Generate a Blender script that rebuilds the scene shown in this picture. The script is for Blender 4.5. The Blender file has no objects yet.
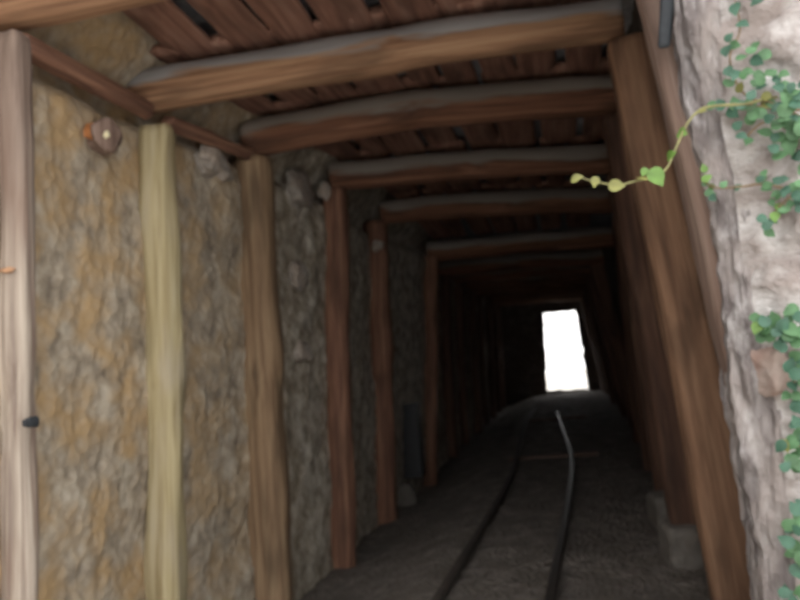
import bpy, bmesh, math, random
from mathutils import Vector, Matrix, noise
random.seed(7)
scene = bpy.context.scene
COL = scene.collection
PI = math.pi

# ------------------------------------------------------------------ camera
F, VPX, VPY, ROLL, H = 800.0, 568.0, 345.0, math.radians(6.0), 1.25
yc = Vector(((VPX-400), -(VPY-300), F)).normalized()
u = Vector((-math.sin(ROLL), math.cos(ROLL), 0))
zc = (u - yc*u.dot(yc)).normalized()
xc = Vector((yc.y*zc.z-yc.z*zc.y, yc.z*zc.x-yc.x*zc.z, yc.x*zc.y-yc.y*zc.x))
if xc.x < 0: xc = -xc
EYE = Vector((0, 0, H))
def ray(px, py):
    c = Vector((px-400, 300-py, F))
    return Vector((xc.dot(c), yc.dot(c), zc.dot(c)))
def on_y(px, py, Y):
    d = ray(px, py); return EYE + d*(Y/d.y)
def on_z(px, py, Z):
    d = ray(px, py); return EYE + d*((Z-H)/d.z)
right = Vector((xc.x, yc.x, zc.x)); up = Vector((xc.y, yc.y, zc.y)); fwd = Vector((xc.z, yc.z, zc.z))
cam_d = bpy.data.cameras.new('camera'); cam = bpy.data.objects.new('camera', cam_d); COL.objects.link(cam)
cam_d.sensor_width = 36; cam_d.lens = 36.0*F/800; cam_d.clip_start = .02; cam_d.clip_end = 300
m = Matrix((right, up, -fwd)).transposed().to_4x4(); m.translation = EYE
cam.matrix_world = m
scene.camera = cam
cam_d.dof.use_dof = True; cam_d.dof.focus_distance = .6; cam_d.dof.aperture_fstop = 10   # the photograph is out of focus

# ------------------------------------------------------------------ materials
def mat(name):
    m = bpy.data.materials.new(name); m.use_nodes = True
    nt = m.node_tree; b = nt.nodes['Principled BSDF']
    return m, nt, b
def N(nt, t, **kw):
    n = nt.nodes.new(t)
    for k, v in kw.items():
        if k in n.inputs: n.inputs[k].default_value = v
        else: setattr(n, k, v)
    return n
def ramp(nt, src, stops):
    r = nt.nodes.new('ShaderNodeValToRGB'); e = r.color_ramp.elements
    while len(e) < len(stops): e.new(.5)
    for q, (p, c) in zip(e, stops):
        q.position = p; q.color = (*c, 1) if len(c) == 3 else c
    nt.links.new(src, r.inputs['Fac']); return r.outputs['Color']
def mix(nt, fac, a, b):
    n = nt.nodes.new('ShaderNodeMix'); n.data_type = 'RGBA'
    for sock, v in ((n.inputs[0], fac), (n.inputs[6], a), (n.inputs[7], b)):
        if hasattr(v, 'is_output'): nt.links.new(v, sock)
        elif isinstance(v, (int, float)): sock.default_value = v
        else: sock.default_value = (*v, 1)
    return n.outputs[2]
def bump(nt, b, h, strength=.5, dist=.02):
    n = N(nt, 'ShaderNodeBump'); n.inputs['Strength'].default_value = strength; n.inputs['Distance'].default_value = dist
    nt.links.new(h, n.inputs['Height']); nt.links.new(n.outputs[0], b.inputs['Normal'])
def srgb(r, g, b):
    f = lambda c: (c/255/12.92 if c/255 < .04045 else ((c/255+.055)/1.055)**2.4)
    return (f(r), f(g), f(b))

def wood(name, dark, mid, light, dust=None, dust_at=.25, patch=None, upper=None):
    m, nt, b = mat(name)
    uv = N(nt, 'ShaderNodeUVMap')
    mp = N(nt, 'ShaderNodeMapping'); mp.inputs['Scale'].default_value = (26, 1.3, 1)
    nt.links.new(uv.outputs[0], mp.inputs[0])
    g = N(nt, 'ShaderNodeTexNoise', Scale=1.0, Detail=5.0, Roughness=.62, Distortion=.4)
    nt.links.new(mp.outputs[0], g.inputs['Vector'])
    c = ramp(nt, g.outputs['Fac'], [(.28, dark), (.5, mid), (.75, light)])
    mp2 = N(nt, 'ShaderNodeMapping'); mp2.inputs['Scale'].default_value = (7, 1.6, 1); mp2.inputs['Location'].default_value = (3, 8, 0)
    nt.links.new(uv.outputs[0], mp2.inputs[0])
    g2 = N(nt, 'ShaderNodeTexNoise', Scale=1.0, Detail=3.0)
    nt.links.new(mp2.outputs[0], g2.inputs['Vector'])
    f2 = ramp(nt, g2.outputs['Fac'], [(.5, (0, 0, 0)), (.7, (1, 1, 1))])
    if patch is None: patch = tuple(x*.45 for x in mid)
    c = mix(nt, f2, c, patch)
    if dust is not None:                                    # the bleached, mouldy upper half of the log
        ge = N(nt, 'ShaderNodeUVMap', uv_map='Section'); sx = N(nt, 'ShaderNodeSeparateXYZ')
        nt.links.new(ge.outputs[0], sx.inputs[0])
        ad = N(nt, 'ShaderNodeMath', operation='MULTIPLY_ADD'); ad.inputs[1].default_value = 1.6
        nt.links.new(g2.outputs['Fac'], ad.inputs[0]); nt.links.new(sx.outputs[0], ad.inputs[2])
        fd = ramp(nt, ad.outputs[0], [(dust_at, (0, 0, 0)), (dust_at+.45, (1, 1, 1))])
        c = mix(nt, fd, c, dust)
    if upper:                                               # browner over the upper length of the log
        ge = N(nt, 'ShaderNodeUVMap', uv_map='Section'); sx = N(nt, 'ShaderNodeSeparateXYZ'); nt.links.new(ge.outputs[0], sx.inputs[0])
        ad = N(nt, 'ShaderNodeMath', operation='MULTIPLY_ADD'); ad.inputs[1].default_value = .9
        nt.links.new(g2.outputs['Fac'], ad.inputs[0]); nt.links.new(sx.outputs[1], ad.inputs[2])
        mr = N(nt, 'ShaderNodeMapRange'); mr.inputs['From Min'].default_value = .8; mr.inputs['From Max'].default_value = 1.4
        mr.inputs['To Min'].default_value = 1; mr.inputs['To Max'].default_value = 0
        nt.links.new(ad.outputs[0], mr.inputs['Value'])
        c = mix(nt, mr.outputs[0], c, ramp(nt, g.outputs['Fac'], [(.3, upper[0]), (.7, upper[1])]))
    nt.links.new(c, b.inputs['Base Color'])
    b.inputs['Roughness'].default_value = .85
    bump(nt, b, g.outputs['Fac'], .6, .012)
    return m
RED = wood('wood_reddish', (0.074, 0.034, 0.022), (0.230, 0.111, 0.070), (0.405, 0.230, 0.142))
BROWN = wood('wood_brown', (0.091, 0.052, 0.028), (0.237, 0.151, 0.086), (0.365, 0.268, 0.159))
YELLOW = wood('wood_yellow', (0.230, 0.170, 0.085), (0.391, 0.323, 0.178), (0.527, 0.459, 0.306), patch=(0.399, 0.340, 0.238))
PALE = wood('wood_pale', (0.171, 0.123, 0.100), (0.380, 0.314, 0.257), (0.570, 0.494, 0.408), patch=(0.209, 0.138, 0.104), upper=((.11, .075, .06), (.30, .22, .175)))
GREYB = wood('wood_greybrown', (.10, .06, .045), (.24, .16, .125), (.36, .27, .22))
SHADERED = wood('wood_reddish_shaded', (.045, .022, .015), (.125, .064, .042), (.21, .125, .08))  # reddish wood darkened to stand for shade on leaning and deep posts
FRONT = wood('wood_front_post', (0.100, 0.052, 0.030), (0.254, 0.140, 0.082), (0.388, 0.234, 0.142))
CAP = wood('wood_cap_beam', (0.099, 0.043, 0.021), (0.297, 0.161, 0.088), (0.450, 0.283, 0.163), dust=(0.297, 0.288, 0.283), dust_at=.72)
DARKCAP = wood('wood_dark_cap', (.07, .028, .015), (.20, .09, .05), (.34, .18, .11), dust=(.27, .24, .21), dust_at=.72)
BOARD = wood('wood_roof_board', (.11, .05, .035), (.27, .135, .095), (.42, .26, .20))

def rock(name, cols, scale=4.0, bs=.6, bd=.03, pebble=14.0, stretch=1.0, w=(.30, .5, .68), extra=None, vf=.35):
    m, nt, b = mat(name)
    tc = N(nt, 'ShaderNodeTexCoord'); mp = N(nt, 'ShaderNodeMapping'); mp.inputs['Scale'].default_value = (1, 1, stretch)
    nt.links.new(tc.outputs['Object'], mp.inputs[0])
    n1 = N(nt, 'ShaderNodeTexNoise', Scale=scale, Detail=6.0, Roughness=.6)
    n2 = N(nt, 'ShaderNodeTexNoise', Scale=scale*.45, Detail=3.0)
    v = N(nt, 'ShaderNodeTexVoronoi', Scale=pebble)
    for q in (n1, n2): nt.links.new(mp.outputs[0], q.inputs['Vector'])
    wv = N(nt, 'ShaderNodeVectorMath', operation='MULTIPLY_ADD'); wv.inputs[1].default_value = (1.6/pebble,)*3 if vf > .5 else (.6/pebble,)*3
    nt.links.new(n1.outputs['Color'], wv.inputs[0]); nt.links.new(mp.outputs[0], wv.inputs[2]); nt.links.new(wv.outputs[0], v.inputs['Vector'])
    a = ramp(nt, n1.outputs['Fac'], [(w[0], cols[0]), (w[1], cols[1]), (w[2], cols[2])])
    f = ramp(nt, n2.outputs['Fac'], [(.42, (0, 0, 0)), (.62, (1, 1, 1))])
    a = mix(nt, f, a, cols[3])
    fv = ramp(nt, v.outputs['Distance'], [(.0, (vf, vf, vf)), (.62, (0, 0, 0))])
    a = mix(nt, fv, a, cols[4])
    if extra:                                               # grey-green stone farther in, its colour lightened to stand in for daylight
        sp = N(nt, 'ShaderNodeSeparateXYZ'); nt.links.new(tc.outputs['Object'], sp.inputs[0])
        ma = N(nt, 'ShaderNodeMath', operation='MULTIPLY_ADD'); ma.inputs[1].default_value = 2.2
        nt.links.new(n2.outputs['Fac'], ma.inputs[0]); nt.links.new(sp.outputs[1], ma.inputs[2])
        mr = N(nt, 'ShaderNodeMapRange'); mr.inputs['To Max'].default_value = .8; mr.inputs['From Min'].default_value = 5.0; mr.inputs['From Max'].default_value = 6.6
        nt.links.new(ma.outputs[0], mr.inputs['Value'])
        a = mix(nt, mr.outputs[0], a, ramp(nt, n1.outputs['Fac'], [(.35, extra[0]), (.5, extra[1]), (.64, extra[2])]))
    nt.links.new(a, b.inputs['Base Color']); b.inputs['Roughness'].default_value = .95
    ad = N(nt, 'ShaderNodeMath', operation='ADD'); nt.links.new(n1.outputs['Fac'], ad.inputs[0]); nt.links.new(v.outputs['Distance'], ad.inputs[1])
    bump(nt, b, ad.outputs[0], bs, bd)
    return m
OCHRE = rock('ochre_rock_plaster', [(.17, .135, .10), (.355, .295, .22), (.50, .44, .35), (.40, .275, .145), (.40, .355, .30)], 9.0, .5, .025, 19, extra=[(.20, .175, .135), (.44, .40, .33), (.66, .63, .55)])
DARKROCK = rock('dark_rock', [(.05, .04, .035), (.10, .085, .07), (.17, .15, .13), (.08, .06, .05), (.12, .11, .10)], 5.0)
ROOFROCK = rock('roof_rock', [(.2, .2, .21), (.38, .38, .40), (.55, .55, .57), (.32, .33, .36), (.5, .5, .52)], 6.0)
STONE = rock('pale_wall_stone', [(0.238, 0.205, 0.189), (0.400, 0.362, 0.340), (0.562, 0.529, 0.513), (0.367, 0.313, 0.292), (0.713, 0.697, 0.686)], 9.0, .9, .03, 6.5, 1.25, (0.389, 0.540, 0.670), None, .95)
MORTAR = rock('grey_mortar', [(0.165, 0.141, 0.137), (0.392, 0.365, 0.358), (0.633, 0.608, 0.601), (0.329, 0.285, 0.268), (0.531, 0.506, 0.494)], 18.0, 1.0, .03, 26, .45, (0.481, 0.633, 0.784))
BRICK = rock('pink_brick', [(0.255, 0.165, 0.135), (0.345, 0.240, 0.203), (0.450, 0.345, 0.300), (0.375, 0.300, 0.262), (0.413, 0.315, 0.270)], 18.0)
DIRT = rock('dirt_floor', [(0.090, 0.076, 0.063), (0.170, 0.148, 0.130), (0.251, 0.224, 0.198), (0.125, 0.108, 0.090), (0.215, 0.198, 0.179)], 9.0, .8, .03, 30)
BLOCK = rock('footing_concrete', [(.13, .12, .105), (.20, .185, .165), (.27, .25, .23), (.17, .15, .13), (.24, .225, .2)], 10.0)
CHIP = rock('pale_chip_stone', [(.26, .22, .19), (.40, .36, .31), (.52, .47, .42), (.4, .33, .27), (.45, .42, .4)], 12.0)
GROUND = rock('outside_ground', [(.5, .47, .42), (.66, .63, .58), (.78, .75, .7), (.62, .58, .52), (.72, .7, .66)], 3.0)

def plain(name, col, rough=.6, metal=0.0, var=.35, scale=20):
    m, nt, b = mat(name)
    tc = N(nt, 'ShaderNodeTexCoord'); n = N(nt, 'ShaderNodeTexNoise', Scale=scale, Detail=4.0)
    nt.links.new(tc.outputs['Object'], n.inputs['Vector'])
    c = ramp(nt, n.outputs['Fac'], [(.3, tuple(x*(1-var) for x in col)), (.7, tuple(min(1, x*(1+var)) for x in col))])
    nt.links.new(c, b.inputs['Base Color']); b.inputs['Roughness'].default_value = rough; b.inputs['Metallic'].default_value = metal
    return m
STEEL = plain('rail_steel', (.035, .028, .024), .5, .3, .3, 8)
RUST = plain('rail_rust', (.045, .036, .03), .75, .0, .3, 8)
IRON = plain('dark_iron', (.028, .032, .037), .75, .1)
BOXBLACK = plain('dark_box_black', (.012, .013, .016), .5)
ORANGE = plain('orange_paint', (.45, .26, .15), .8) #(0.525, 0.210, 0.084), .7)
def leafmat(name, col):
    m = plain(name, col, .5, 0, .3, 25)
    return m
L_GREEN = leafmat('leaf_green', (0.083, 0.190, 0.081))
L_DEEP = leafmat('leaf_deep_green', (0.053, 0.135, 0.086))
L_LIGHT = leafmat('leaf_light_green', (0.119, 0.229, 0.040))
L_YELL = leafmat('leaf_yellow_green', (0.211, 0.211, 0.056))
STEM = plain('vine_stem', (.24, .17, .10), .8)
STEMG = plain('vine_stem_green', (0.216, 0.204, 0.084), .7)

# ------------------------------------------------------------------ helpers
def link(name, me, m, parent=None, smooth=True):
    o = bpy.data.objects.new(name, me); COL.objects.link(o)
    for q in (m if isinstance(m, (list, tuple)) else [m]): me.materials.append(q)
    if smooth: me.polygons.foreach_set('use_smooth', [True]*len(me.polygons))
    if parent: o.parent = parent
    return o
def tag(o, label, cat, group=None):
    o['label'] = label; o['category'] = cat; o['kind'] = 'thing'
    if group: o['group'] = group
    return o
def struct(o): o['kind'] = 'structure'; return o
def nz(v, s=1.0, off=0.0): return noise.noise(Vector((v[0]*s+off, v[1]*s+off*1.7, v[2]*s-off)))

def centre_origin(me, p):
    me.transform(Matrix.Translation(-p)); return p

def timber(name, pts, ax1, ax2, m, rough=.012, power=3.2, seed=None, parent=None, bow=0.0, nseg=44, ring=20, wane=0.0):
    """a hewn log swept through pts: list of (centre, half1, half2)"""
    seed = random.random()*100 if seed is None else seed
    bm = bmesh.new(); uvl = bm.loops.layers.uv.new('UVMap'); usec = bm.loops.layers.uv.new('Section')
    ax1 = Vector(ax1).normalized(); ax2 = Vector(ax2).normalized()
    P = [Vector(p[0]) for p in pts]; L = [0]
    for a, b in zip(P, P[1:]): L.append(L[-1]+(b-a).length)
    T = L[-1]; rings = []; us = []
    for i in range(nseg+1):
        t = i/nseg*T; k = max(j for j in range(len(L)-1) if L[j] <= t+1e-9)
        w = (t-L[k])/(L[k+1]-L[k])
        w = w*w*(3-2*w)*.5+w*.5
        c = P[k].lerp(P[k+1], w); h1 = pts[k][1]*(1-w)+pts[k+1][1]*w; h2 = pts[k][2]*(1-w)+pts[k+1][2]*w
        s = t/T
        c = c + ax1*(.35*rough*2*noise.noise(Vector((t*1.1, seed, 0)))+bow*math.sin(PI*s)) + ax2*(.7*rough*noise.noise(Vector((t*1.3, 5, seed))))
        r = []
        for j in range(ring):
            a = 2*PI*j/ring
            ca, sa = math.cos(a), math.sin(a)
            d = (abs(ca)**power+abs(sa)**power)**(-1/power)
            q = noise.noise(Vector((ca*1.3+seed, sa*1.3, t*2.2)))*rough*1.6 + noise.noise(Vector((ca*4+seed, sa*4, t*5)))*rough*.5
            end = .0
            if i in (0, nseg): end = -.006
            r.append(bm.verts.new(c + ax1*(ca*d*(h1+q+end)) + ax2*(sa*d*(h2+q+end))))
        rings.append(r); us.append(t)
    per = 2*(pts[0][1]+pts[0][2])*2
    for i in range(nseg):
        for j in range(ring):
            k = (j+1) % ring
            f = bm.faces.new((rings[i][j], rings[i][k], rings[i+1][k], rings[i+1][j]))
            for lp, (uu, vv) in zip(f.loops, ((j, us[i]), (j+1, us[i]), (j+1, us[i+1]), (j, us[i+1]))):
                lp[uvl].uv = (uu/ring*per+seed, vv+seed*3); lp[usec].uv = (math.cos(2*PI*uu/ring), vv)
    for r, flip in ((rings[0], True), (rings[-1], False)):
        f = bm.faces.new(list(reversed(r)) if flip else r)
        for lp in f.loops:
            lp[uvl].uv = ((lp.vert.co-r[0].co).dot(ax1)+seed, (lp.vert.co-r[0].co).dot(ax2)+seed)
    bmesh.ops.recalc_face_normals(bm, faces=bm.faces)
    me = bpy.data.meshes.new(name); bm.to_mesh(me); bm.free()
    o = link(name, me, m, parent)
    if parent is None:
        low = min(P, key=lambda v: v.z).copy(); me.transform(Matrix.Translation(-low)); o.location = low
    return o

def grid(name, nu, nv, fn, m, parent=None, keep=None):
    bm = bmesh.new(); vs = [[bm.verts.new(fn(i/nu, j/nv)) for j in range(nv+1)] for i in range(nu+1)]
    for i in range(nu):
        for j in range(nv):
            bm.faces.new((vs[i][j], vs[i+1][j], vs[i+1][j+1], vs[i][j+1]))
    me = bpy.data.meshes.new(name); bm.to_mesh(me); bm.free()
    return link(name, me, m, parent)

def lump(name, size, m, seed, loc, parent=None, rough=.25, rot=0, box=2.0, sub=3):
    bm = bmesh.new(); bmesh.ops.create_icosphere(bm, subdivisions=sub, radius=1)
    for v in bm.verts:
        p = v.co.normalized()
        d = (abs(p.x)**box+abs(p.y)**box+abs(p.z)**box)**(-1/box)
        k = 1+rough*noise.noise(p*1.3+Vector((seed, 0, 0)))+rough*.4*noise.noise(p*4+Vector((seed, 0, 3)))
        v.co = Vector((p.x*d*size[0], p.y*d*size[1], p.z*d*size[2]))*k
    bmesh.ops.rotate(bm, verts=bm.verts, cent=(0, 0, 0), matrix=Matrix.Rotation(rot, 3, 'Z'))
    me = bpy.data.meshes.new(name); bm.to_mesh(me); bm.free()
    o = link(name, me, m, parent); o.location = loc; return o

# ------------------------------------------------------------------ timber sets
ORD = ['first', 'second', 'third', 'fourth', 'fifth', 'sixth', 'seventh', 'eighth', 'ninth', 'tenth', 'eleventh', 'twelfth', 'thirteenth']
YR = [2.67, 3.66, 4.85, 6.4, 8.1, 10.2]                 # depth of each set at its right end
YL = [2.56, 3.50, 4.50, 5.80, 7.35, 9.40]
# photographed left posts: px top, px bottom at given rows, half widths (px)
LP = [((13, 36), (17, 400), (19, 640), 17), ((157, 128), (165, 380), (167, 690), 18), ((253, 160), (262, 380), (275, 640), 20),
      ((334, 190), (338, 380), (344, 575), 13), ((376, 222), (381, 380), (386, 535), 12), ((431, 256), (431, 380), (430, 492), 7)]
RP = [((659, -60), (746, 300), (810, 640), 31), ((628, 42), (683, 310), (741, 620), 21.5), ((620, 115), (652, 300), (694, 545), 17),
      ((620, 172), (641, 300), (672, 505), 13), ((622, 214), (634, 300), (654, 462), 10), ((623, 246), (628, 300), (642, 436), 8)]
BM = [((-60, 21), (200, -32), (640, -118), 27, 26), ((138, 94), (400, 49), (622, 18), 24, 21), ((246, 140), (420, 109), (622, 93), 20, 19),
      ((332, 177), (470, 165), (624, 158), 15, 14.5), ((382, 212), (500, 203), (626, 199), 12, 13), ((428, 252), (520, 244), (628, 236), 10, 10)]
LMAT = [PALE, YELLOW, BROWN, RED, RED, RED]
RMAT = [GREYB, FRONT] + [SHADERED]*4
LDESC = ['pale weathered timber post at tunnel mouth, with small black bolt, against ochre wall',
         'yellowish stripped timber post, second from the mouth along the ochre wall',
         'square brown timber post, third from the mouth along the ochre wall',
         'dark reddish timber post, fourth from the mouth along the ochre wall',
         'narrow dark reddish post, fifth from the mouth along the ochre wall',
         'thin dim reddish post just beyond the dark box, sixth along the ochre wall']
RDESC = ['grey-brown timber post partly covered by grey mortar beside the ivy wall',
         'leaning brown timber post crossed by the hanging vine sprig, beside the ivy side',
         'leaning brown post standing behind the front leaning post, on the nearer footing block',
         'leaning reddish post standing on the farther footing block',
         'dim leaning reddish post just past the farther footing block',
         'dim leaning post two past the farther footing block, opposite the sixth ochre wall post']
BDESC = ['weathered cap beam over the tunnel mouth, resting on the pale post',
         'heavy orange-brown cap beam with greyish upper edge, resting on the yellowish post',
         'bowed dull brown cap beam, second one inside behind the heavy orange-brown beam',
         'reddish cap beam over the fourth pair of posts, behind the bowed one',
         'dim brown cap beam over the fifth pair of posts',
         'dim cap beam over the sixth pair of posts, where the roof turns dark']
px_at = lambda Y: Y/F*1.02
def foot(p, z):                                          # bring the foot of a post to floor height along its own line
    d = p[2]-p[1]; p[2] = p[1] + d*((z-p[1].z)/d.z)
left_pts, right_pts, beams = [], [], []
for i in range(6):
    hw = LP[i][3]*px_at(YL[i])
    pts = [on_y(*LP[i][k], YL[i]) for k in range(3)]
    foot(pts, -.30 if i else -.25)
    left_pts.append(pts)
    hr = RP[i][3]*px_at(YR[i]); q = [on_y(*RP[i][k], YR[i]) for k in range(3)]
    foot(q, -.06)
    right_pts.append(q)
    b = [on_y(*BM[i][0], YL[i]), on_y(*BM[i][1], (YL[i]+YR[i])/2), on_y(*BM[i][2], YR[i])]
    beams.append((b, BM[i][3]*px_at(YL[i]), BM[i][4]*px_at(YR[i])))
# carry on the sets into the dark up to the far opening
Yf = [11.9, 13.5, 15.1, 16.7, 18.3, 19.9, 21.3]
for j, Y in enumerate(Yf):
    YR.append(Y+.25); YL.append(Y-.4); w = random.uniform(-.04, .04)
    left_pts.append([Vector((-1.64+w, YL[-1], 2.42)), Vector((-1.72+w, YL[-1], 1.2)), Vector((-1.78+w, YL[-1], -.2))])
    right_pts.append([Vector((.55+w, YR[-1], 2.40)), Vector((.72+w, YR[-1], 1.2)), Vector((.88+w, YR[-1], -.06))])
    beams.append(([Vector((-1.85+w, YL[-1], 2.52)), Vector((-.5, (YL[-1]+YR[-1])/2, 2.53)), Vector((.72+w, YR[-1], 2.49))], .12, .12))
post_objs = []
for i in range(13):
    big = i < 6
    hw = LP[i][3]*px_at(YL[i]) if big else .085
    hr = RP[i][3]*px_at(YR[i]) if big else .10
    d = LDESC[i] if big else f'dim timber post of the {ORD[i]} frame from the mouth, against the ochre wall side'
    o = timber('mine_post', [(p, hw*(1.0+.04*math.sin(i*3+k)), hw*1.0) for k, p in enumerate(left_pts[i])], (1, 0, 0), (0, 1, 0), LMAT[i] if big else SHADERED, rough=.017 if i == 1 else .011, power=3.0)
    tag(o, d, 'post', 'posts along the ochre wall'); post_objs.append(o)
    d = RDESC[i] if big else f'dim leaning timber post of the {ORD[i]} frame from the mouth, on the ivy wall side'
    o2 = timber('mine_post', [(p, hr, hr*1.0) for p in right_pts[i]], (1, 0, .1), (0, 1, 0), RMAT[i] if big else SHADERED, rough=.008, power=7.0, ring=28)
    tag(o2, d, 'post', 'leaning posts on the ivy side'); post_objs.append(o2)
    b, h0, h1 = beams[i]
    d = BDESC[i] if big else f'dim cap beam over the {ORD[i]} pair of posts from the mouth, deep in the dark'
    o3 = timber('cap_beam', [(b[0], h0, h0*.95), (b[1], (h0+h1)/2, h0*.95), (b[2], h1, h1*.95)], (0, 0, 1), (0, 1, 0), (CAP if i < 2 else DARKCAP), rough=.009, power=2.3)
    tag(o3, d, 'beam', 'cap beams across the tunnel roof')

# details on the two mouth posts
p0 = post_objs[0]; base0 = p0.location.copy()
q = on_y(26, 423, YL[0]-.09) - base0
bm = bmesh.new()
bmesh.ops.create_cone(bm, cap_ends=True, segments=12, radius1=.016, radius2=.013, depth=.05, matrix=Matrix.Rotation(PI/2, 4, 'X'))
bmesh.ops.create_cone(bm, cap_ends=True, segments=6, radius1=.011, radius2=.011, depth=.02, matrix=Matrix.Translation((0, -.03, 0)) @ Matrix.Rotation(PI/2, 4, 'X'))
bmesh.ops.bevel(bm, geom=bm.edges[:], offset=.002, segments=1, affect='EDGES')
bmesh.ops.scale(bm, vec=(1, 1, 1.35), verts=bm.verts)
me = bpy.data.meshes.new('bolt'); bm.to_mesh(me); bm.free()
o = link('bolt', me, IRON, p0, False); o.location = q + Vector((0, .03, 0)); o['label'] = 'black iron bolt'
q = on_y(7, 270, YL[0]-.062) - base0
o = lump('paint_mark', (.028, .010, .009), ORANGE, 4, q, p0, .5, 0, 3); o['label'] = 'small orange paint mark'
p1r = post_objs[1]  # narrow dark strip near the top of this post
a = on_y(668, -8, 2.50); b_ = on_y(664, 48, 2.50)
o = timber('dark_strip', [(a-p1r.location, .023, .012), (b_-p1r.location, .019, .009)], (1, 0, 0), (0, 1, 0), IRON, rough=.004, parent=p1r, nseg=12, ring=12)
o['label'] = 'dark strip'

# struts between sets, tight under the caps on the ochre side
def strut(a, b, h, m, label):
    o = timber('side_strut', [(a, h, h), (a.lerp(b, .5), h*1.05, h), (b, h, h)], (.5, 0, .86), (.86, 0, -.5), m, rough=.009, power=4)
    tag(o, label, 'strut', 'struts under the cap beams'); return o
strut(on_y(20, 44, 2.60), on_y(146, 110, 3.46), 0.044, RED, 'dark red strut running from the pale post to the yellowish post')
strut(on_y(166, 122, 3.62), on_y(250, 154, 4.42), .034, RED, 'thin dark strut running from the yellowish post to the third post')

# roof lagging boards lying on the caps
def cap_top(i, x):
    b, h0, h1 = beams[i]
    k = 0 if x < b[1].x else 1
    t = (x-b[k].x)/(b[k+1].x-b[k].x)
    hm = (h0+h1)/2; ha, hb = ((h0, hm), (hm, h1))[k]
    return b[k].z*(1-t)+b[k+1].z*t + ha*(1-t)+hb*t + .012, b[k].y*(1-t)+b[k+1].y*t
BAY = ['over the tunnel mouth', 'just before the heavy orange-brown beam', 'behind the heavy orange-brown beam', 'behind the bowed beam', 'behind the reddish fourth beam', 'behind the dim fifth beam']
def boards(i, j, where, x0, x1):
    x = x0; k = 0
    while x < x1:
        w = random.uniform(.18, .29)
        if x+w > x1+.05: break
        xm = x+w/2
        z1, y1 = cap_top(j, xm)
        if i is None: z0, y0 = z1+.10, y1-1.0 
        else: z0, y0 = cap_top(i, xm)
        if i is None: y0 = 2.30; z0 = z1
        th = random.uniform(.016, .026)
        lift = th+.012+random.uniform(0, .012)
        sk = random.uniform(-.02, .02)
        a = Vector((xm-sk, y0-.10, z0+lift)); b = Vector((xm+sk, y1+.08, z1+lift))
        o = timber('roof_board', [(a, w/2, th), (a.lerp(b, .5), w/2*random.uniform(.93, 1.0), th), (b, w/2*random.uniform(.92, 1.0), th)], (1, 0, 0), (0, 0, 1), BOARD, rough=.006, power=6, nseg=14, ring=16)
        nth = ORD[k]
        tag(o, f'reddish roof board {where}, {nth} from the ochre wall', 'board', 'roof boards lying on the cap beams')
        x += w + random.choice((.008, .015, .035, .05)); k += 1
xs = on_z(118, 30, 2.74).x
boards(None, 0, BAY[0], xs, .55)
for i in range(5):
    boards(i, i+1, BAY[i+1], xs if i == 0 else beams[i][0][0].x+.12, .48)

# ------------------------------------------------------------------ shell of the tunnel
def interp(Y, tab):
    ks = sorted(tab)
    if Y <= ks[0]: return tab[ks[0]]
    for a, b in zip(ks, ks[1:]):
        if Y <= b:
            t = (Y-a)/(b-a); return tab[a]*(1-t)+tab[b]*t
    return tab[ks[-1]]
LX = [{YL[i]: left_pts[i][k].x for i in range(13)} for k in range(3)]
LZ = [{YL[i]: left_pts[i][k].z for i in range(13)} for k in range(3)]
RX = [{YR[i]: right_pts[i][k].x for i in range(13)} for k in range(3)]
RZ = [{YR[i]: right_pts[i][k].z for i in range(13)} for k in range(3)]
def side_x(Y, z, XX, ZZ):
    x = [interp(Y, XX[k]) for k in range(3)]; zz = [interp(Y, ZZ[k]) for k in range(3)]
    if z >= zz[1]: t = (z-zz[1])/(zz[0]-zz[1]); return x[1]+(x[0]-x[1])*t
    t = (z-zz[1])/(zz[2]-zz[1]); return x[1]+(x[2]-x[1])*t
def fract(p, s): return noise.noise(p*s)+.5*noise.noise(p*s*2.1)+.25*noise.noise(p*s*4.3)+.12*noise.noise(p*s*9)
def wl(a, b):
    Y = 2.12 + (22.6-2.12)*(a**1.7); z = -.5 + 3.55*b
    zt = min(z, 2.45)
    x = side_x(Y, zt, LX, LZ) - .045
    if z > 2.45: x -= .12*min(1, (z-2.45)/.1) - .75*max(0, z-2.55)
    p = Vector((x, Y, z)); d = fract(p, 1.6)*.035
    cell = noise.voronoi(p*8.0)[0]; d += min(.02, (cell[1]-cell[0])*.03) - .01
    return p + Vector((d, 0, d*.2))
struct(grid('wall_left', 420, 90, wl, OCHRE))
def wr(a, b):
    Y = 2.75 + (22.6-2.75)*a; z = -.4 + 3.5*b
    x = side_x(Y, z, RX, RZ) + .09
    p = Vector((x, Y, z)); d = fract(p, 1.9)*.06
    return p + Vector((-d, 0, 0))
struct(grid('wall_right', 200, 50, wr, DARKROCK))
def ce(a, b):
    Y = 2.3 + 20.4*a; x = -2.6 + 3.9*b
    z = 2.93 - .16*min(1, max(0, (Y-8.5)/1.5)) + .0
    p = Vector((x, Y, z)); return p + Vector((0, 0, fract(p, 1.7)*.05))
struct(grid('ceiling', 200, 50, ce, ROOFROCK))
def fl(a, b):
    Y = 2.35 + 20.25*a; x = -2.8 + 4.4*b
    z = 0
    z -= .22*min(1, max(0, (-.95-x)/.7))
    p = Vector((x, Y, z))
    return p + Vector((0, 0, fract(p, 1.5)*.035+fract(p, 6)*.010 - .01))
struct(grid('floor', 400, 110, fl, DIRT))
def bounce_apron(a, b):
    p = Vector((-9+18*b, -9+11.6*a, -.035)); return p + Vector((0, 0, fract(p, 1.5)*.03))
struct(grid('ground', 90, 120, bounce_apron, GROUND))  # unseen outside ground, made pale to bounce daylight up to the roof
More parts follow.
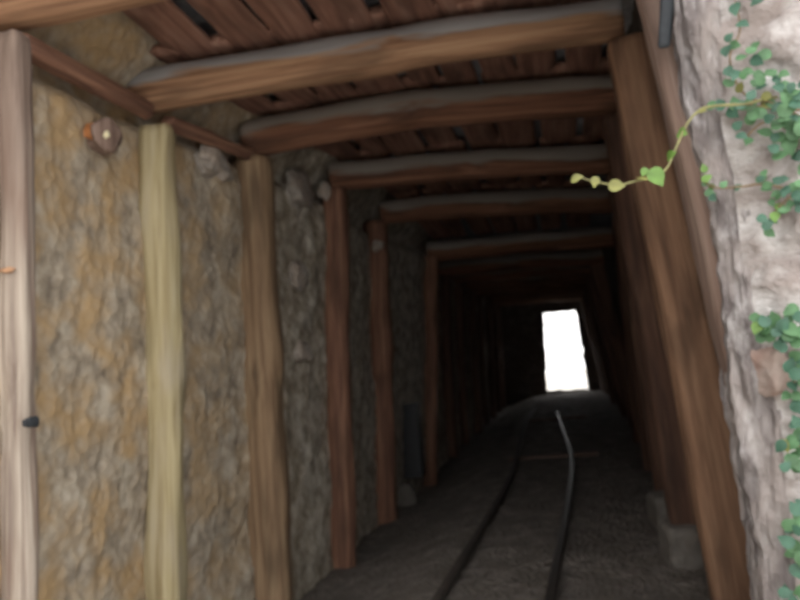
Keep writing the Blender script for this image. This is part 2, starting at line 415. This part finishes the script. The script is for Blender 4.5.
# the far end: rock wall with the leaning daylight opening
o1 = [on_y(543, 313, 22), on_y(576, 309.5, 22), on_y(589, 390, 22), on_y(547, 391, 22)]
def far_wall():
    bm = bmesh.new()
    inner = []
    for k in range(4):
        a, b = o1[k], o1[(k+1) % 4]
        for j in range(14):
            p = a.lerp(b, j/14); n = noise.noise(p*5)*.035 + noise.noise(p*13)*.015
            inner.append(Vector((p.x+n, 22.0, p.z+noise.noise(p*6+Vector((9, 9, 9)))*.04)))
    outer = []
    oc = [Vector((-2.8, 22, 3.4)), Vector((1.9, 22, 3.4)), Vector((1.9, 22, -.5)), Vector((-2.8, 22, -.5))]
    for k in range(4):
        for j in range(14): outer.append(oc[k].lerp(oc[(k+1) % 4], j/14))
    n = len(inner); R = []
    for s in range(9):
        t = s/8
        ring = []
        for a, b in zip(inner, outer):
            p = a.lerp(b, t); ring.append(bm.verts.new(p + Vector((0, fract(p, 1.8)*.10*min(1, t*5), 0))))
        R.append(ring)
    back = [bm.verts.new(v + Vector((noise.noise(v*4)*.03, .45, 0))) for v in inner]
    backo = [bm.verts.new(v + Vector((0, .45, 0))) for v in outer]
    seq = [backo, back] + R
    for A, B in zip(seq, seq[1:]):
        for j in range(n):
            k = (j+1) % n; bm.faces.new((A[j], A[k], B[k], B[j]))
    bmesh.ops.recalc_face_normals(bm, faces=bm.faces)
    me = bpy.data.meshes.new('wall_back'); bm.to_mesh(me); bm.free()
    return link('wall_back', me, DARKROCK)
struct(far_wall())
struct(grid('ground', 40, 40, lambda a, b: Vector((-12+24*b, 22.4+18*a, -.02+.10*noise.noise(Vector((a*9, b*12, 3))))), GROUND))

# rock over the mouth and to the left of it (the hillside above the portal)
def solid(name, x0, x1, y0, y1, z0, z1, m):
    bm = bmesh.new(); bmesh.ops.create_cube(bm, size=1)
    for v in bm.verts: v.co = Vector(((x0+x1)/2+v.co.x*(x1-x0), (y0+y1)/2+v.co.y*(y1-y0), (z0+z1)/2+v.co.z*(z1-z0)))
    bmesh.ops.subdivide_edges(bm, edges=bm.edges[:], cuts=24, use_grid_fill=True)
    for v in bm.verts: v.co += Vector((1, 1, 1))*fract(v.co, 1.7)*.05
    me = bpy.data.meshes.new(name); bm.to_mesh(me); bm.free()
    return struct(link(name, me, m))
solid('wall_front', -2.9, 1.6, 2.25, 2.65, 3.02, 4.6, STONE)
solid('wall_outside', -4.6, -2.15, 2.16, 3.3, -.4, 4.6, STONE)

def shade_bank(a, b):
    z = -.4 + 4.4*b; p = Vector((-2.75-.12*z, -7+9.4*a, z)); return p + Vector((fract(p, 1.2)*.10, 0, 0))
struct(grid('wall_shade_bank', 90, 45, shade_bank, DARKROCK))  # unseen rock face added to keep daylight off the leaning posts

# ------------------------------------------------------------------ mortar jamb and pale stone wall with ivy
JE = [(672, -60), (676, 0), (680, 75), (692, 125), (705, 175), (718, 250), (724, 300), (728, 325), (735, 400), (747, 475), (757, 540), (764, 600), (784, 740)]
JR = [(722, -60), (719, 0), (716, 75), (720, 125), (732, 175), (740, 250), (750, 300), (762, 350), (774, 400), (782, 440), (785, 500), (790, 550), (796, 590), (812, 740)]
JY = 2.46
EDGE = sorted((on_y(x, y, JY).z, on_y(x, y, JY).x) for x, y in JE)
EDGR = sorted((on_y(x, y, JY).z, on_y(x, y, JY).x) for x, y in JR)
def ed(z, T):
    if z <= T[0][0]: return T[0][1] + (z-T[0][0])*(T[1][1]-T[0][1])/(T[1][0]-T[0][0])
    for a, b in zip(T, T[1:]):
        if z <= b[0]: return a[1]+(b[1]-a[1])*(z-a[0])/(b[0]-a[0])
    return T[-1][1] + (z-T[-1][0])*(T[-1][1]-T[-2][1])/(T[-1][0]-T[-2][0])
def jamb(a, b):
    z = -.35 + 3.9*b; x0 = ed(z, EDGE); x1 = ed(z, EDGR)
    x0 += .012*noise.noise(Vector((0, 1, z*9))) + .008*noise.noise(Vector((0, 4, z*22)))
    x1 += .03*noise.noise(Vector((3, 1, z*5)))
    if a < .3:                                            # return face going back along the post
        t = a/.3; p = Vector((x0+.015*(1-t), 2.72-.24*t, z))
    else:
        t = (a-.3)/.7; t2 = math.sin(t*PI/2)
        p = Vector((x0+(x1+.05-x0)*t, 2.48-.03*t2, z))
    d = fract(Vector((p.x*3, p.y*3, p.z*.5)), 5)*.026 + fract(Vector((p.x, p.y, p.z*.6)), 12)*.012
    return p + Vector((-d*.5, -d, 0))
struct(grid('trim_1', 60, 300, jamb, MORTAR))
def wall_pt(a, z):
    x0 = ed(z, EDGR)
    return Vector((x0 + 1.7*a, 2.45 - .75*a, z))
def swall(a, b):
    z = -.35 + 4.9*b; p = wall_pt(a, z)
    dist, _ = noise.voronoi(Vector((p.x*5.2, p.y*3, p.z*6.4)) + Vector((1, 0, 1))*noise.noise(p*3)*.6)
    e = min(1, (dist[1]-dist[0])*2.6)
    d = .045*e**.6 + fract(p, 6)*.016 - .03
    d *= min(1, .2+a*10)
    return p + Vector((-.4*d, -.9*d, 0))
struct(grid('wall_portal', 150, 330, swall, STONE))
def wall_hit(px, py, off):
    # distance along the view ray where it meets the stone wall's mean plane
    d = ray(px, py); n = Vector((.75, 1.7, 0)).normalized()
    Y = 2.45
    for _ in range(12):
        P = EYE + d*(Y/d.y); x0 = ed(P.z, EDGR); a = (P.x-x0)/1.7
        Y = .5*Y + .5*(2.45-.75*max(-.05, a))
    return EYE + d*((Y-off)/d.y)
# the half-bare pink brick in the wall edge
o = lump('brick', (.042, .05, .065), BRICK, 3, wall_hit(771, 369, -.015), None, .35, .6, 5, 4); o.name = 'trim_2'; struct(o)

# ------------------------------------------------------------------ ivy
def leaf_into(bm, P, r, nrm, ang, mi, cup=.25, heart=True):
    """one cupped, pointed-oval leaf with a folded midrib"""
    nrm = nrm.normalized(); t = nrm.orthogonal().normalized(); t = Matrix.Rotation(ang, 3, nrm) @ t; s = nrm.cross(t)
    prof = [(-1.0, .0), (-.9, .38), (-.55, .72), (-.1, .80), (.35, .62), (.75, .30), (1.05, 0)]
    L, M_, R_ = [], [], []
    for k, (y, w) in enumerate(prof):
        zc_ = -cup*.5*y*y*r
        M_.append(bm.verts.new(P + t*(y*r) + nrm*zc_))
        if w:
            L.append(bm.verts.new(P + t*((y-.08)*r) + s*(w*r) + nrm*(zc_+cup*.45*w*r)))
            R_.append(bm.verts.new(P + t*((y-.08)*r) - s*(w*r) + nrm*(zc_+cup*.45*w*r)))
    for S, flip in ((L, False), (R_, True)):
        fs = [(M_[0], M_[1], S[0])]
        for k in range(len(S)-1): fs.append((M_[k+1], M_[k+2], S[k+1], S[k]))
        fs.append((M_[-2], M_[-1], S[-1]))
        for f in fs:
            q = bm.faces.new(f[::-1] if flip else f); q.material_index = mi; q.smooth = True
def tube(name, pts, r0, r1, m, parent, sub=6):
    P = []
    for i in range(len(pts)-1):
        a = pts[max(0, i-1)]; b = pts[i]; c = pts[i+1]; d = pts[min(len(pts)-1, i+2)]
        for k in range(sub):
            t = k/sub
            P.append(.5*((2*b)+(c-a)*t+(2*a-5*b+4*c-d)*t*t+(3*b-a-3*c+d)*t**3))
    P.append(pts[-1])
    bm = bmesh.new(); prev = None; n = 7
    for i, p in enumerate(P):
        d = (P[min(i+1, len(P)-1)]-P[max(i-1, 0)]).normalized(); e = d.orthogonal().normalized(); g = d.cross(e)
        r = r0+(r1-r0)*i/(len(P)-1); r *= 1+.2*noise.noise(p*40)
        ring = [bm.verts.new(p + e*math.cos(2*PI*k/n)*r + g*math.sin(2*PI*k/n)*r) for k in range(n)]
        if prev:
            j0 = min(range(n), key=lambda s: (ring[s].co-prev[0].co).length); ring = ring[j0:]+ring[:j0]
            if (ring[1].co-prev[1].co).length > (ring[-1].co-prev[1].co).length: ring = [ring[0]]+ring[1:][::-1]
            for k in range(n): bm.faces.new((prev[k], prev[(k+1) % n], ring[(k+1) % n], ring[k]))
        else: bm.faces.new(ring)
        prev = ring
    bm.faces.new(prev)
    bmesh.ops.recalc_face_normals(bm, faces=bm.faces)
    me = bpy.data.meshes.new(name); bm.to_mesh(me); bm.free()
    return link(name, me, m, parent)
def ivy(label, stem_px, leaves, r=(.020, .030)):
    P0 = wall_hit(*stem_px[0][0], .0)
    e = bpy.data.objects.new('ivy_vine', None); COL.objects.link(e); e.location = P0
    tag(e, label, 'ivy', 'ivy growing on the pale stone wall')
    for path in stem_px:
        tube('stem', [wall_hit(x, y, .0 if k == 0 else .05)-P0 for k, (x, y) in enumerate(path)], .004, .0025, STEM, e)
    bm = bmesh.new()
    extra = [(x+random.uniform(-9, 9), y+random.uniform(-8, 8), random.choice((0, 1, 1, c))) for x, y, c in leaves if x > 745 and random.random() < .6]
    for x, y, c in leaves+extra:
        off = random.uniform(.045, .10); P = wall_hit(x, y, off)
        n = Vector((-.35+random.uniform(-.45, .45), -1, .35+random.uniform(-.5, .5)))
        rr = random.uniform(*r)*.76*(1.25 if c == 2 else 1)
        leaf_into(bm, P-P0, rr, n, random.uniform(0, 6.28), {0: 0, 1: 1, 2: 0, 3: 2, 4: 3}[c])
        d = None
    me = bpy.data.meshes.new('foliage'); bm.to_mesh(me); bm.free()
    link('foliage', me, [L_GREEN, L_DEEP, L_YELL, L_LIGHT], e)
    # short leaf stalks reaching back to the wall stem
    return e
up_l = [(735, 9, 1), (743, 24, 1), (729, 37, 1), (735, 45, 0), (726, 51, 1), (742, 57, 0), (752, 50, 0), (757, 61, 1), (729, 72, 1), (728, 82, 0), (735, 75, 1), (748, 72, 0),
        (760, 75, 0), (770, 72, 2), (777, 80, 1), (783, 86, 2), (791, 88, 1), (740, 87, 3), (752, 94, 1), (765, 97, 3), (769, 104, 3), (776, 108, 1), (785, 97, 2), (795, 92, 0),
        (798, 105, 1), (748, 105, 2), (741, 104, 1), (735, 103, 0), (720, 104, 1), (713, 105, 0), (738, 125, 1), (742, 136, 1), (748, 141, 0), (760, 112, 2), (770, 118, 1), (780, 122, 2),
        (790, 126, 0), (796, 131, 2), (778, 138, 0), (790, 146, 2), (798, 156, 1), (795, 118, 1), (787, 110, 2), (803, 85, 1), (803, 125, 2), (755, 83, 0), (762, 86, 1), (752, 114, 0), (733, 113, 1),
        (806, 140, 0), (784, 74, 0), (734, -8, 0), (757, 0, 1), (804, 165, 0), (764, 132, 0), (773, 148, 1)]
ivy('leafy ivy clump with yellow-green leaves near the top of the pale stone wall',
    [[(812, 125), (780, 105), (750, 98), (735, 80), (730, 55), (740, 30), (735, 0)], [(800, 110), (770, 108), (740, 104), (712, 106)], [(812, 140), (790, 130), (765, 122), (745, 138)]], up_l, (.019, .030))
mid_l = [(705, 184, 0), (710, 193, 0), (707, 178, 4), (713, 198, 1), (724, 184, 0), (738, 187, 1), (760, 178, 1), (768, 185, 0), (777, 180, 1), (775, 194, 0), (785, 192, 1), (795, 188, 0), (797, 196, 1),
         (772, 203, 0), (780, 208, 4), (785, 210, 0), (775, 217, 4), (763, 219, 1), (768, 225, 1), (770, 233, 0), (801, 184, 0), (806, 196, 0), (704, 168, 4), (712, 187, 4), (790, 203, 0)]
ivy('thin ivy strand spreading sideways below the leafy clump and reaching the mortar edge',
    [[(815, 195), (790, 190), (765, 184), (738, 187), (718, 188), (704, 182)], [(795, 193), (780, 206), (770, 220), (769, 234)]], mid_l, (.016, .024))
low_l = [(760, 320, 4), (757, 328, 4), (760, 337, 0), (763, 330, 0), (770, 322, 1), (776, 328, 0), (783, 325, 1), (790, 318, 0), (798, 316, 1), (785, 338, 1), (780, 346, 1), (792, 330, 0), (796, 341, 0), (769, 334, 0),
         (790, 365, 1), (797, 372, 0), (793, 386, 1), (798, 396, 0), (786, 396, 0), (801, 360, 1), (755, 318, 0), (774, 318, 0), (803, 330, 2), (805, 380, 2), (799, 408, 1)]
ivy('ivy tuft growing at mid height of the wall beside the pink brick',
    [[(815, 350), (790, 332), (770, 328), (758, 330)], [(815, 365), (797, 370), (794, 395)]], low_l, (.022, .032))
bot_l = [(795, 425, 1), (790, 440, 0), (784, 446, 3), (798, 440, 1), (797, 455, 0), (791, 461, 0), (786, 466, 1), (803, 450, 2), (801, 432, 2), (799, 466, 2)]
ivy('small ivy tuft with an orange-yellow leaf below the mid-height tuft', [[(815, 450), (800, 446), (787, 450)]], bot_l, (.020, .030))
bot2 = [(795, 508, 1), (790, 524, 0), (797, 530, 1), (786, 541, 1), (797, 546, 0), (803, 520, 2), (791, 553, 0), (800, 592, 0), (793, 600, 1), (786, 590, 1), (803, 560, 2), (797, 572, 1)]
ivy('lowest ivy tuft at the foot of the pale stone wall', [[(815, 530), (800, 528), (790, 535)], [(815, 580), (798, 588), (790, 600)]], bot2, (.022, .032))

# the sprig hanging out across the mouth
SP = [(770, 98, 2.36), (745, 104, 2.28), (715, 106, 2.22), (700, 110, 2.17), (687, 124, 2.13), (675, 150, 2.10), (668, 166, 2.08), (657, 177, 2.06), (640, 180, 2.05), (617, 185, 2.04), (597, 182, 2.03), (574, 176, 2.02)]
S0 = on_y(*SP[0][:2], SP[0][2])
e = bpy.data.objects.new('vine_sprig', None); COL.objects.link(e); e.location = S0
tag(e, 'long trailing vine sprig with yellow-green leaves hanging out across the leaning brown post', 'vine')
w0 = wall_hit(790, 96, -.01)
tube('stem', [w0-S0]+[on_y(x, y, Y)-S0 for x, y, Y in SP], .0042, .0022, STEMG, e)
def one_leaf(px, py, Y, r, ang, m, cup=.2, n=(-.05, -1, .12)):
    P = on_y(px, py, Y)-S0; bm = bmesh.new(); leaf_into(bm, Vector((0, 0, 0)), r, Vector(n), ang, 0, cup)
    me = bpy.data.meshes.new('leaf'); bm.to_mesh(me); bm.free()
    o = link('leaf', me, m, e); o.location = P; return o
one_leaf(657, 177, 2.045, .027, 1.2, L_LIGHT)
one_leaf(617, 185.5, 2.03, .0205, 2.2, L_YELL)
one_leaf(595, 182, 2.02, .0145, .5, L_YELL)
one_leaf(577, 178, 2.01, .0165, 2.4, L_YELL, .3, (-.5, -1, .6))
one_leaf(640, 178, 2.04, .019, 1.6, L_YELL, .3, (.2, -.5, 1.2))
one_leaf(671, 155, 2.09, .018, .9, L_LIGHT, .3, (-1.2, -.7, .2))
one_leaf(682, 133, 2.12, .019, .4, L_LIGHT, .3, (-1.0, -.8, .5))
one_leaf(700, 112, 2.16, .016, 2.0, L_YELL, .3, (-.3, -.6, 1))
one_leaf(644, 172, 2.045, .012, .3, L_LIGHT)

# ------------------------------------------------------------------ track
def rail(px, label, m):
    pts = []
    for x, y in px:
        p = on_z(x, y, .02); pts.append(Vector((p.x, p.y, 0)))
    first = pts[0]-(pts[1]-pts[0]).normalized()*3.2
    pts = [first]+pts
    sec = [(-.045, -.06), (-.045, -.05), (-.012, -.04), (-.010, .015), (-.024, .024), (-.024, .045), (-.018, .052), (.018, .052), (.024, .045), (.024, .024), (.010, .015), (.012, -.04), (.045, -.05), (.045, -.06)]
    P = []
    for i in range(len(pts)-1):
        a = pts[max(0, i-1)]; b = pts[i]; c = pts[i+1]; d = pts[min(len(pts)-1, i+2)]
        for k in range(8):
            t = k/8; P.append(.5*((2*b)+(c-a)*t+(2*a-5*b+4*c-d)*t*t+(3*b-a-3*c+d)*t**3))
    P.append(pts[-1])
    bm = bmesh.new(); prev = None
    for i, p in enumerate(P):
        d = (P[min(i+1, len(P)-1)]-P[max(i-1, 0)]).normalized(); s = Vector((d.y, -d.x, 0))
        r = [bm.verts.new(p + s*a + Vector((0, 0, b))) for a, b in sec]
        if prev:
            for k in range(len(sec)):
                q = (k+1) % len(sec); bm.faces.new((prev[k], prev[q], r[q], r[k]))
        else: bm.faces.new(r)
        prev = r
    bm.faces.new(prev); bmesh.ops.recalc_face_normals(bm, faces=bm.faces)
    me = bpy.data.meshes.new('rail'); bm.to_mesh(me); bm.free()
    o = link('rail', me, m, None, False); tag(o, label, 'rail', 'narrow gauge track rails'); return o
rail([(439, 600), (500, 500), (514, 470), (521, 440), (527, 420), (535, 410)], 'narrow iron rail on the ochre wall side of the track, dull along its length', RUST)
rail([(551, 600), (569, 500), (572, 470), (570, 450), (562, 428), (557, 413)], 'narrow iron rail on the ivy side of the track, shining near the far opening', STEEL)
for k, (xy, lab) in enumerate((((572, 455), 'nearer worn timber sleeper showing beside the shining stretch of rail'), ((570, 418), 'farther worn timber sleeper showing beside the shining stretch of rail'))):
    c = on_z(*xy, .0)
    o = timber('sleeper', [(Vector((c.x-.72, c.y, -.040)), .09, .05), (Vector((c.x+.30, c.y+.05, -.036)), .09, .05)], (0, 1, 0), (0, 0, 1), GREYB, rough=.008, power=5, nseg=16)
    tag(o, lab, 'sleeper', 'track sleepers')

# ------------------------------------------------------------------ loose things
def block(px0, px1, Y, depth, label, seed):
    a = on_y(*px0, Y); b = on_y(*px1, Y)
    c = (a+b)/2; h = abs(a.z-b.z)/2
    zb = -.04; top = max(a.z, b.z); h = (top-zb)/2
    o = lump('footing_block', (abs(b.x-a.x)/2, depth/2, h), BLOCK, seed, Vector((c.x, Y+depth/2, zb+h)), None, .07, .12, 7, 4)
    tag(o, label, 'block', 'footing blocks under the leaning posts')
block((664, 530), (706, 566), 4.62, .34, 'grey squared footing block under the leaning post nearest the floor edge, larger of the two', 2)
block((652, 499), (682, 530), 5.55, .34, 'smaller grey footing block just behind the larger squared block', 6)

# dark upright form between the fifth and sixth posts, built as a box
ba = on_y(398, 405, 8.35); bb = on_y(420, 478, 8.35)
e = bpy.data.objects.new('dark_box', None); COL.objects.link(e); bz = min(ba.z, bb.z); e.location = Vector(((ba.x+bb.x)/2, 8.47, bz))
tag(e, 'black upright box shape standing between the fifth and sixth posts of the ochre wall', 'box')
hx = abs(bb.x-ba.x)/2*1.25; hz = abs(ba.z-bb.z)
def bx(name, c, s, m, par, bev=.008):
    bm = bmesh.new(); bmesh.ops.create_cube(bm, size=1)
    for v in bm.verts: v.co = Vector((v.co.x*s[0], v.co.y*s[1], v.co.z*s[2]))
    bmesh.ops.bevel(bm, geom=bm.edges[:], offset=bev, segments=2, affect='EDGES')
    me = bpy.data.meshes.new(name); bm.to_mesh(me); bm.free()
    o = link(name, me, m, par, False); o.location = c; return o
bx('body', (0, 0, hz*.47), (hx*2, .22, hz*.94), BOXBLACK, e)
bx('lid', (0, 0, hz*.97), (hx*2.12, .25, hz*.06), BOXBLACK, e)
bx('hasp', (0, -.118, hz*.86), (.04, .016, .08), IRON, e, .004)
# stone lump the box stands on
rp = on_y(402, 497, 7.95)
rk = lump('rock', (.12, .12, .13), BLOCK, 8, Vector((rp.x-.02, 8.1, rp.z-.03)), None, .4)
tag(rk, 'rounded grey rock lying on the floor in front of the black box', 'rock')
def in_wall(x, y, Y, out):
    p = on_y(x, y, Y); 
    for _ in range(20):                                   # slide along the view ray to the rough wall face
        tgt = side_x(p.y, min(p.z, 2.45), LX, LZ) - .045 + out
        Y += (p.x-tgt)*1.0 if p.x > tgt else (p.x-tgt)*1.0
        p = on_y(x, y, max(3, Y))
    return p
# sawn stub jutting from the wall beside the yellowish post
sp = in_wall(108, 136, 3.2, .05)
e2 = bpy.data.objects.new('log_stub', None); COL.objects.link(e2); e2.location = sp
tag(e2, 'short round log stub jutting from the ochre wall near the yellowish post top', 'log')
stub = timber('stub', [(Vector((-.20, .06, .02)), .080, .080), (Vector((.0, -.0, 0)), .078, .075), (Vector((.03, -.06, -.005)), .072, .07)], (.4, .9, 0), (0, 0, 1), GREYB, rough=.012, power=2, parent=e2, nseg=14, ring=18)
o = lump('cut_face', (.036, .014, .040), plain('orange_heartwood', (.42, .17, .06), .8), 2, Vector((-.036, -.070, .010)), e2, .3, .3); o['label'] = 'orange cut patch'
o = lump('chip', (.013, .010, .017), plain('pale_splinter', (.62, .56, .36), .8), 5, Vector((.045, -.085, -.022)), e2, .3, .3); o['label'] = 'pale yellow chip'
# pale stones wedged at the post tops
for (x, y, Y, s, sd, lab) in ((377, 246, 7.10, (.05, .05, .05), 1, 'small pale stone wedged at the top of the fifth post'),
                              (324, 190, 5.64, (.045, .05, .07), 2, 'pale stone wedged beside the fourth post top'),
                              (300, 190, 0, (.05, .20, .13), 3, 'broad pale stone in the ochre wall beside the third post top'),
                              (298, 275, 0, (.04, .16, .09), 4, 'pale stone halfway up the ochre wall between third and fourth posts'),
                              (303, 352, 0, (.035, .13, .07), 6, 'lower pale stone in the ochre wall between third and fourth posts'),
                              (215, 165, 0, (.05, .17, .09), 9, 'greyish stone high in the ochre wall between second and third posts')):
    P = on_y(x, y, Y) if Y else in_wall(x, y, 5.0, .012)
    o = lump('wedge_stone', s, CHIP, sd, P, None, .45, 0, 2.6, 4)
    tag(o, lab, 'stone', 'pale stones along the ochre wall')

# ------------------------------------------------------------------ light: overcast sky at both ends of the tunnel
w = bpy.data.worlds.new('world'); scene.world = w; w.use_nodes = True
bg = w.node_tree.nodes['Background']; bg.inputs['Color'].default_value = (1.0, .985, .97, 1); bg.inputs['Strength'].default_value = 1.0
vs = scene.view_settings; vs.view_transform = 'Standard'; vs.look = 'None'; vs.gamma = 1.0; vs.use_curve_mapping = False
vs.exposure = 1.45
cy = scene.cycles
cy.max_bounces = 10; cy.diffuse_bounces = 6; cy.sample_clamp_indirect = 4.0
cy.use_denoising = True
